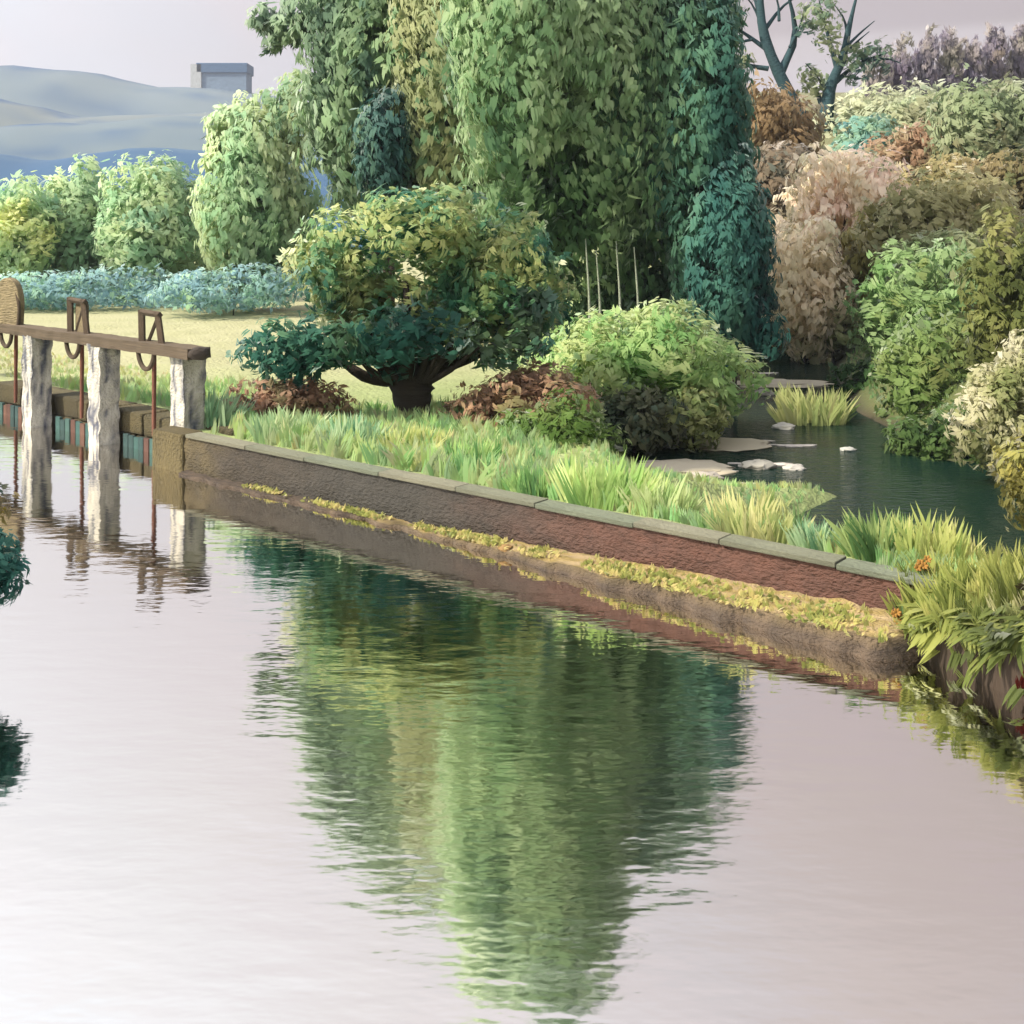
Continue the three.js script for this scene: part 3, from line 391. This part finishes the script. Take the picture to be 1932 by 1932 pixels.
// hillside shrubs
const SH = [
  ['ochre brown bush beside the upper edge of tall poplars', [1375, 1530, 165, 345], 50, 46, ['#86704e', '#a0855e', '#9f936e', '#837f5e'], 'droop'],
  ['grey brown dark bush below the ochre one', [1385, 1560, 270, 440], 42, 46, ['#5d5a52', '#7d7262', '#96836c', '#6b7268']],
  ['pale pinkish beige bush falling to the stream head', [1460, 1690, 290, 600], 34, 54, ['#c8c4a4', '#e6d8ba', '#f6e6ce', '#f2d6c4', '#d6d4b4'], 'droop'],
  ['pale beige bush low beside the dark teal tree', [1440, 1600, 440, 670], 31.5, 50, ['#c4c09a', '#e2d6b4', '#f4e4c8', '#c4c896'], 'droop'],
  ['teal bush under the forked tree', [1580, 1690, 215, 335], 46, 40, ['#5f9492', '#7fae9f', '#98b591', '#6fa3a3']],
  ['pale grey green bush on the brow of hillside', [1560, 1800, 180, 300], 54, 44, ['#a3b193', '#b8c0a0', '#c5c8a8', '#9fae94']],
  ['rust orange bush on the hillside under the mauve poplars', [1650, 1815, 235, 370], 43, 44, ['#94785c', '#ad8c70', '#a99878', '#8e8a64']],
  ['grey green tree on the slope right of the rust bush', [1785, 1990, 140, 400], 41, 50, ['#6c7f5c', '#8a9a70', '#9ca781', '#7c7550']],
  ['brown olive bush low under the grey green tree', [1835, 1990, 300, 450], 36, 46, ['#5b5238', '#776a48', '#8d8057', '#6c7348']],
  ['straw coloured wide bush above the light green one', [1640, 1900, 335, 540], 31, 52, ['#9c9866', '#b3ad7c', '#bdb58a', '#959864', '#a7a270']],
  ['ochre olive streaked bush left of the straw bush', [1600, 1710, 390, 600], 31.5, 48, ['#7f7a3c', '#9b9450', '#aba364', '#8a9350'], 'droop'],
  ['light green leafy bush above the far stream bank', [1620, 1880, 490, 760], 25, 56, ['#6b9450', '#82a664', '#9bb67a', '#79995a', '#8f9f58']],
  ['dark olive tall bush at the right edge above stream', [1835, 2010, 440, 800], 20, 56, ['#4b5726', '#667034', '#7d8545', '#8f8f50']],
  ['olive green bush hanging over the far stream bank', [1660, 1880, 600, 860], 21, 56, ['#4d6a2c', '#65823a', '#7e9650', '#6b7438']],
  ['small dark green bush at the stream head', [1590, 1720, 680, 800], 25, 46, ['#2c4d22', '#3f6530', '#557b40', '#4d6b34']],
  ['whitish flowering shrub beside the right bend of stream', [1825, 1990, 640, 890], 16, 48, ['#7f8a50', '#9fa26c', '#bab78e', '#d0cbb0', '#949a5c']],
  ['yellow green bush low beside the stream, under the beige bush', [1480, 1625, 560, 670], 32, 44, ['#8a9a60', '#a8b078', '#b8b888', '#959c68']],
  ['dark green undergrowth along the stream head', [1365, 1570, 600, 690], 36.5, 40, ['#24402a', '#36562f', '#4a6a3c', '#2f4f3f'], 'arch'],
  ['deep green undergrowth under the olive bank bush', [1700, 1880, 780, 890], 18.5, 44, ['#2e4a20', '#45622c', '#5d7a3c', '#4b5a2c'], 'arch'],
  ['dark green undergrowth between the pale poplar stems', [1040, 1330, 480, 660], 27.5, 46, ['#3d6144', '#517650', '#6a8c60', '#45694c'], 'droop'],
  ['grey green filler bush between straw and light green bushes', [1690, 1860, 440, 600], 28, 50, ['#74855a', '#93a06c', '#a9b27c', '#858a5c']],
  ['grey beige bush under the teal one', [1540, 1690, 290, 430], 39, 46, ['#8f9478', '#adab8c', '#c2b79a', '#98a48a']],
  ['brown green bush low at the back of the beige ones', [1380, 1500, 400, 640], 37, 46, ['#6f6a50', '#8c8466', '#a3987a', '#7b8464']],
  ['sandy olive bush between the rust and straw ones', [1700, 1900, 300, 420], 37, 46, ['#8a8356', '#a79a68', '#b7a67c', '#929064']],
  ['dull green bush beside the grey green slope tree', [1690, 1840, 180, 300], 48, 44, ['#7e8f68', '#98a57c', '#aab08a', '#8d8f70']],
  // island shrubs
  ['rounded light green bush between the poplars and stream', [1030, 1385, 595, 820], 19.6, 56, ['#79a85e', '#92b56c', '#aac17a', '#b9c486', '#86ab72'], 'arch', 1.9],
  ['reddish brown scrub right of the willow trunk', [850, 1120, 705, 815], 16.4, 48, ['#8a6c54', '#a5836a', '#bd9676', '#918a5c'], 'arch'],
  ['vivid dark green low bush in front of reddish scrub', [945, 1150, 760, 890], 14.9, 50, ['#3d5a1c', '#54752a', '#6c8a3a', '#5a6430'], 'arch'],
  ['russet twiggy scrub left of the willow trunk', [445, 640, 715, 795], 16.2, 46, ['#82604a', '#a27c64', '#b59078', '#8b8060'], 'arch'],
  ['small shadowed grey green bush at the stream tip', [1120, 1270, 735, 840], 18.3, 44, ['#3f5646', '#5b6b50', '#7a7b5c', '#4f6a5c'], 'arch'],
  ['yellow green bush on the near stream bank, by the sand', [1240, 1370, 735, 835], 18.6, 44, ['#879653', '#a3ac68', '#b8ba7c', '#8fa05c'], 'arch'],
];
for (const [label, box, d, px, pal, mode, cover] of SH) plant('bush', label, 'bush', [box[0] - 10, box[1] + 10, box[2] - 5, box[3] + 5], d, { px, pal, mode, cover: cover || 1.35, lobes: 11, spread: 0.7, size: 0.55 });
// pollard willow
{
  const d = 16.6, base = V(PX(782, d), land(PX(782, d), d), -d), t = thing('pollard_willow', 'round spreading willow with short thick brown trunk behind the wall', 'tree', base), at = (px, py, dd = d) => PV(px, py, dd).sub(base);
  part('trunk', limb([V(0, -0.2, 0), at(779, 770), at(777, 735), at(781, 705)], 0.2, 0.37, 14, 12), B.dark, t);
  for (const [a, b, c, e] of [[700, 700, 650, 640], [730, 695, 700, 630], [760, 690, 752, 625], [800, 690, 812, 625], [825, 695, 868, 630], [840, 705, 905, 655], [770, 695, 735, 610], [815, 692, 845, 600]]) part('twig', limb([at(mix(778, a, 0.5), 720, d - 0.25), at(a, b, d - 0.35), at(c, e, d - 0.6)], 0.06, 0.02, 6, 5), B.brown, t);
  for (const [a, b, c, e, dd] of [[720, 690, 640, 600, 16.2], [745, 690, 715, 560, 16.9], [775, 685, 765, 520, 16.3], [800, 690, 830, 540, 16.8], [815, 695, 900, 600, 16.1], [825, 700, 960, 640, 16.7], [700, 715, 600, 650, 16.5], [790, 690, 860, 440, 17]]) part('limb', limb([at(mix(782, a, 0.4), 715), at(a, b, mix(d, dd, 0.5)), at(mix(a, c, 0.6), mix(b, e, 0.55), dd), at(c, e, dd)], 0.12, 0.035, 7, 8), B.dark, t);
  const up = []; for (const q of [[640, 960, 335, 520], [540, 760, 385, 620], [800, 1065, 390, 650], [690, 990, 470, 665], [580, 800, 520, 690], [880, 1070, 480, 690]]) up.push(...boxLobes(q, d + rr(-0.5, 0.5), 6, 0.75));
  part('crown', crown(up, { len: 54 * K * d, cover: 1.15, pal: PAL.willow, fq: 0.5 }).build(base), leafMat, t);
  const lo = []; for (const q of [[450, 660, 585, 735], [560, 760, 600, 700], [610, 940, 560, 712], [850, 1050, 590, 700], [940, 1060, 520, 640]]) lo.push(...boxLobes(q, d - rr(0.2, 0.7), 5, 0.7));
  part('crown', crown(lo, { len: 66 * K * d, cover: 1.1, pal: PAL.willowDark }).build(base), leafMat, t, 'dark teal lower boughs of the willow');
}
console.log('crown tris', TRI);

// ---------------------------------------------------------------- grass, tufts, flowers, stones
function tuft(name, label, px, py, d, wpx, hpx, pal, o = {}) {
  const x = PX(px, d), base = V(x, land(x, d), -d); if (o.y !== undefined) base.y = o.y; const t = thing(name, label, o.cat || 'grass tuft', base, o.group), lv = new Leaves(), cs = pal.map(leaf), w = wpx * K * d, h = hpx * K * d, n = o.n || 105;
  for (let k = 0; k < n; k++) {
    const a = rnd() * 6.283, r = Math.sqrt(rnd()) * w * 0.42, p = V(Math.cos(a) * r, 0.02, Math.sin(a) * r * 0.7); p.y = land(base.x + p.x, d - p.z) - base.y - 0.03; if (o.y !== undefined) p.y = -0.02;
    _t.set(p.x / w * 1.1 + rr(-0.25, 0.25), 1, p.z / w + rr(-0.25, 0.25)).normalize(); const nr = V(rr(-0.5, 0.5) - 0.2, 0.4, 1).addScaledVector(_t, 0).normalize(); nr.addScaledVector(_t, -nr.dot(_t)).normalize();
    const c = pick(cs, 0.5 + 0.5 * n2(p.x * 3 / w + px, p.z * 3 / w) + rr(-0.3, 0.3)), L = h * rr(0.5, 0.9) * (1 - 0.45 * r / w); lv.spray(p, _t, nr, L, L * rr(0.16, 0.3), c, 5, 4, rr(-0.1, 0.55), rr(-0.25, 0.25), 0.5);
  }
  part('blades', lv.build(), leafMat, t).userData.kind = 'stuff'; return t;
}
const GP = { pale: ['#7ea27a', '#9dba86', '#b7cb97', '#c6d0a2'], green: ['#4f8048', '#74a258', '#97bb68', '#b4c97c'], yellow: ['#7d9a4e', '#a3b560', '#bfc57a', '#cdca88'], teal: ['#6b9a74', '#8ab488', '#a6c296', '#b8cca0'], olive: ['#5f6d2c', '#85903c', '#a3a850', '#b4b060'] };
for (const [label, px, d, w, h, pal] of [
  ['blue green grass tuft beside the right sluice post', 410, 15.6, 110, 90, GP.teal], ['pale grass tuft behind the wall below the russet scrub', 540, 14.6, 130, 80, GP.pale], ['pale green tuft behind the wall, left of the willow trunk', 660, 13.9, 120, 85, GP.teal],
  ['yellow tinted tuft directly before the willow trunk', 780, 13.6, 130, 75, GP.yellow], ['mid green tuft behind wall under the vivid dark bush', 890, 12.7, 110, 85, GP.green], ['bright green tuft by the wall, left of the big pale clump', 1010, 11.6, 110, 70, GP.green],
  ['large pale lime clump rising above the wall before the stream', 1150, 11.2, 200, 130, ['#6f9c50', '#93b862', '#b5cc78', '#c8d68c']], ['rounded pale clump right of the large lime clump', 1250, 10.9, 120, 105, ['#8fae68', '#b0c483', '#c9d29a', '#a9bc78']],
  ['broad straw green clump in front of the dark stream', 1440, 10.0, 200, 120, ['#89a05a', '#b3ba74', '#cfca8e', '#7d9d60']], ['bluish grass clump behind wall, right of broad straw clump', 1545, 9.7, 110, 75, GP.teal],
  ['dark bladed clump near the right end of wall', 1665, 9.35, 125, 130, ['#3f6636', '#5d8244', '#8ea660', '#a9b56c']], ['tall yellow green clump at the right end of wall', 1765, 9.1, 150, 135, ['#7f9848', '#a8b45f', '#c2c474', '#d0cc86']],
  ['olive straw clump on the bank at the right', 1870, 9.2, 160, 110, ['#8a8c4a', '#a9a85c', '#bfb872', '#8f9650']],
]) tuft('grass_tuft', label, px, 0, d, w, h, pal);
for (const [label, px, d, w, h, pal] of [
  ['trailing yellow green tuft over the end of the wall', 1745, 8.55, 130, 95, GP.olive], ['thick olive grass clump on the near right bank', 1825, 8.25, 170, 110, ['#6d7c30', '#929c46', '#adb25c', '#bdb868']], ['olive clump at the right edge above dark mud', 1915, 8.1, 160, 120, ['#5b672c', '#818b3e', '#a2a652', '#b8b468']],
  ['low green clump on the lip of the dark mud bank', 1790, 8.4, 130, 70, ['#46602a', '#62803a', '#7f9a4c', '#94a25a']], ['dark olive tuft on the lip of the mud, under the thick clump', 1850, 8.0, 110, 60, ['#4d5a26', '#6d7c34', '#8c9348', '#a0a058']], ['pale straw tuft at the edge, lowest on the mud bank', 1925, 7.95, 120, 80, ['#8f9a5a', '#b5b77a', '#ccc794', '#9aa260']],
]) tuft('bank_grass', label, px, 0, d, w, h, pal, { n: 110 });
for (const [label, d0, d1, pal] of [['grass trailing down the mud beside the wall end', 8.15, 8.55, ['#5f6d2c', '#85903c', '#a3a850']], ['grass trailing down the dark mud at the right edge', 7.5, 8.05, ['#46522a', '#6d7c34', '#94994a']]]) {
  const dm = (d0 + d1) / 2, xm = rightEdge(dm) + 0.3, base = V(xm, land(xm, dm), -dm), t = thing('trailing_grass', label, 'grass', base), lv = new Leaves(), cs = pal.map(leaf);
  for (let k = 0; k < 150; k++) { const d = rr(d0, d1), x = rightEdge(d) + rr(0.02, 0.5), p = V(x - base.x, land(x, d) + 0.02 - base.y, -d - base.z); _t.set(rr(-1, -0.3), rr(-0.5, 0.35), rr(0.1, 0.9)).normalize(); const nr = V(-0.3, 1, 0.4); nr.addScaledVector(_t, -nr.dot(_t)).normalize(); const L = rr(0.14, 0.3); lv.spray(p, _t, nr, L, L * 0.35, pick(cs, rnd()), 4, 4, rr(0.1, 0.45), rr(-0.3, 0.3), 0.5); }
  part('blades', lv.build(), leafMat, t).userData.kind = 'stuff';
}
for (const [label, u, w, h, pal] of [['green sprig on the sand at middle of the bank', 7.2, 0.5, 0.1, GP.green], ['green sprig on the sand below the red wall', 8.3, 0.4, 0.12, GP.olive], ['dark green sprig at the water edge of the bank', 8.9, 0.35, 0.12, GP.green]]) { const p = wallAt(u, -0.12, 0), d = -p.z; tuft('sprig', label, (p.x / d * FOCAL + 512) / 0.53, 0, d, w / (K * d), h / (K * d), pal, { y: 0.03 * (u - 4.2), n: 26, cat: 'plant' }); }
// orange flower heads
for (const [label, px, py, d, n] of [['ochre orange flower cluster at the top right end of wall', 1738, 1062, 8.65, 9], ['ochre orange flower cluster on the sand beside the grass', 1684, 1166, 8.5, 6]]) {
  const c = PV(px, py, d), gy = Math.max(land(c.x, d), 0.1), t = thing('orange_flowers', label, 'flowers', V(c.x, gy, -d)), m = mat('#c08a34', { gain: 0.5, bs: 0, side: THREE.DoubleSide }), st = mat('#6d7c30', { gain: 0.4, bs: 0 });
  for (let k = 0; k < n; k++) { const p = V(rr(-0.07, 0.07), c.y - gy + rr(-0.05, 0.05), rr(-0.03, 0.06)); part('stem', limb([V(p.x * 0.3, -0.02, p.z * 0.3), V(p.x * 0.7, p.y * 0.6, p.z * 0.7), p], 0.004, 0.003, 5, 3), st, t); const g = []; for (let q = 0; q < 6; q++) { const s = new THREE.SphereGeometry(0.02, 6, 4).scale(1, 0.3, 0.6).translate(0.02, 0, 0); s.rotateZ(0.5); s.rotateY(q * 1.047); s.rotateX(0.9); s.translate(p.x, p.y, p.z); g.push(s); } part('flower', mergeGeometries(g), m, t); }
}
// sward
{
  const lv = new Leaves(); let made = 0;
  for (let k = 0; k < 60000 && made < 15000; k++) {
    const d = 8.5 + 30 * Math.pow(rnd(), 1.6), px = rr(-40, 1970), x = PX(px, d); const pd = poolDist(x, d), sd = streamDist(x, d); if (pd < (d < 8.9 && x > 2.4 ? 0.06 : 0.28) || sd < 0.45 || land(x, d) < -0.42) continue; if (weirUS(x, d)[0] < 6.3 && weirUS(x, d)[1] < 0.9) continue;
    const tall = clamp(1 - (d - 8) / 26, 0.25, 1), near = sstep(2.2, 0.3, wallUS(x, d)[1]); if (x < 0 && weirUS(x, d)[1] > 3.2 && d > 17.5) continue;
    const p = V(x, land(x, d) - 0.02, -d), c = grassTone(x, d), g2 = pick([lin('#7da678'), lin('#9fbf8b'), lin('#c0cf9f'), lin('#a9b882')], 0.5 + 0.7 * n2(x * 0.8, d * 0.8 + 60) + rr(-0.2, 0.2)), m = x < 0 && d > 20 ? 0.25 : 0.7, col = c.map((v, q) => mix(v, g2[q], m) * LEAF * rr(0.85, 1.12));
    _t.set(rr(-0.4, 0.4), 1, rr(-0.3, 0.3)).normalize(); const nr = V(rr(-0.4, 0.4), 0.6, 1).normalize(); nr.addScaledVector(_t, -nr.dot(_t)).normalize();
    const L = (x > 0.5 ? rr(0.07, 0.17) : rr(0.12, 0.3)) * (d > 20 && x < 0 ? 0.6 : 1) * (0.8 + 0.5 * near); lv.spray(p, _t, nr, L, L * rr(0.3, 0.5), col, 5, 3, rr(-0.3, 0.4), rr(-0.3, 0.3), 0.7); made++;
  }
  TRI += lv.i.length / 3; struct('grass', lv.build(), leafMat, 'stuff');
}
// stream: sandbars and boulders
function blob(r, seed, fl = 0.6) { const g = mergeVertices((() => { const q = new THREE.IcosahedronGeometry(r, 3); q.deleteAttribute('normal'); q.deleteAttribute('uv'); return q; })()); lump(g, r * 0.3, 1.4 / r, seed); g.scale(1.3, fl, 1); g.computeVertexNormals(); return g; }
const sand = new THREE.MeshStandardMaterial({ roughness: 0.9 }); sand.color.setRGB(...lin('#d9cdb4', 0.5));
for (const [px, py, w, dd] of [[1370, 840, 1.5, 0.55], [1290, 885, 1.6, 0.6], [1470, 725, 2.6, 0.7]]) { const d = (EYE - STREAM_Y) / ((py - 440) * K); const g = mergeVertices((() => { const q = new THREE.IcosahedronGeometry(1, 4); q.deleteAttribute('normal'); q.deleteAttribute('uv'); return q; })()); lump(g, 0.22, 1.6, px); g.scale(w / 2, 0.07, dd); g.computeVertexNormals(); g.translate(PX(px, d), STREAM_Y, -d); struct('sandbar', g, sand); }
for (const [label, px, py, r, hex] of [['white boulder in the stream below the grassy islet', 1478, 808, 0.17, '#e9e3d6'], ['pale grey boulder at the tip of the stream', 1262, 838, 0.18, '#98a49a'], ['flat pale stone in the middle of the dark stream', 1430, 882, 0.2, '#cfcbc0'], ['long pale foam washed stone near the sandbars', 1330, 905, 0.2, '#ded4c8'], ['thin white stone in the stream behind the straw clump', 1500, 885, 0.13, '#e6e2da'], ['small white stone below the shadowed far bank', 1600, 850, 0.1, '#dfe0da'], ['low whitish stone at the foot of the stream head', 1440, 745, 0.2, '#d9d2c6'], ['upright pale stone at the head of the sandbar', 1358, 800, 0.15, '#c9c8bb']]) { const d = (EYE - STREAM_Y) / ((py - 440) * K), t = thing('boulder', label, 'stone', V(PX(px, d), STREAM_Y, -d)); part('stone', blob(r, px), mat(hex, { gain: 0.5 }), t); }
{ // broken pale foam lying on the stream
  const gs = []; for (const [px, py, w] of [[1275, 873, 110], [1330, 893, 120], [1440, 878, 110], [1395, 835, 120], [1475, 728, 110], [1440, 705, 60], [1540, 775, 70], [1385, 915, 80], [1500, 842, 80]]) {
    const d = (EYE - STREAM_Y) / ((py - 440) * K), n = 28, sh = new THREE.Shape(), W = w / 2 * K * d; for (let k = 0; k <= n; k++) { const a = k / n * 6.2832, q = 1 + 0.35 * n2(Math.cos(a) * 2.4 + px, Math.sin(a) * 2.4 + py), x = Math.cos(a) * W * q, y = Math.sin(a) * (0.015 + W * 0.2) * q + 0.25 * W * Math.cos(a) * Math.cos(a); k ? sh.lineTo(x, y) : sh.moveTo(x, y); }
    const g = new THREE.ExtrudeGeometry(sh, { depth: 0.012, bevelEnabled: false }); g.rotateX(-Math.PI / 2); g.translate(PX(px, d), STREAM_Y, -d); gs.push(g); }
  const fm = new THREE.MeshStandardMaterial({ roughness: 0.9 }); fm.color.setRGB(...lin('#e8ddd4', 0.55)); struct('stream_foam', mergeGeometries(gs), fm, 'stuff');
}
tuft('islet_grass', 'yellow green grassy islet in the middle of the stream', 1530, 0, 21.5, 150, 90, ['#7d9150', '#a5ae6a', '#bdbd80', '#8fa05a'], { y: STREAM_Y - 0.02, n: 110 });
{ const p = wallAt(5.55, -0.16, 0.06), t = thing('boulder', 'small ochre stone at the left tip of the sandy bank', 'stone', p); part('stone', blob(0.06, 3, 0.8), mat('#b9935c', { gain: 0.5 }), t); }
// plants that lean in from either side
plant('overhanging_bush', 'dark teal leaves leaning in from the left over the pool', 'bush', [-190, 58, 1000, 1150], 8.2, { px: 56, pal: PAL.teal, lobes: 7, cover: 1.7, stemPx: -120 });
plant('overhanging_bush', 'brown and yellow bush on the left bank, mirrored in the pool', 'bush', [-260, 12, 850, 1060], 8.8, { px: 56, pal: ['#6f6a38', '#a39434', '#8a7a56', '#4d6a5c'], lobes: 7, cover: 1.4, stemPx: -160 });
plant('bank_bush', 'yellow olive bush on the right bank beside the mud', 'bush', [1890, 2200, 760, 1040], 9.2, { px: 56, pal: ['#5a5a2c', '#85803a', '#a89e46', '#94944e'], lobes: 8, cover: 1.4, stemPx: 2060 });
plant('bank_bush', 'dark brown shaded bush at the right edge of the pool', 'bush', [1930, 2300, 960, 1260], 7.4, { px: 60, pal: ['#3d3322', '#5f5630', '#857a34', '#6b7040'], lobes: 7, cover: 1.4, stemPx: 2120 });
{ const d = 7.5, p = PV(1926, 1285, d), t = thing('red_dock', 'dark red dock stem on the mud at the right edge', 'plant', V(p.x, 0, -d)), lv = new Leaves(); for (let k = 0; k < 7; k++) { _t.set(rr(-0.4, 0.4), 1, rr(-0.2, 0.3)).normalize(); const nr = V(0, 0.2, 1); nr.addScaledVector(_t, -nr.dot(_t)).normalize(); lv.spray(V(rr(-0.03, 0.03), 0.05 + rr(0, 0.1), 0.05), _t, nr, rr(0.07, 0.13), 0.04, lin('#6a2018', 0.45), 3, 3, 0.2, 0.1, 0.4); } part('leaves', lv.build(), leafMat, t); }
console.log('leaf tris', TRI);

// ---------------------------------------------------------------- renderer
const renderer = new THREE.WebGLRenderer({ antialias: true });
renderer.setSize(1024, 1024);
renderer.shadowMap.enabled = true;
renderer.toneMapping = THREE.LinearToneMapping;
renderer.toneMappingExposure = EXPOSURE;
renderer.render(scene, camera);
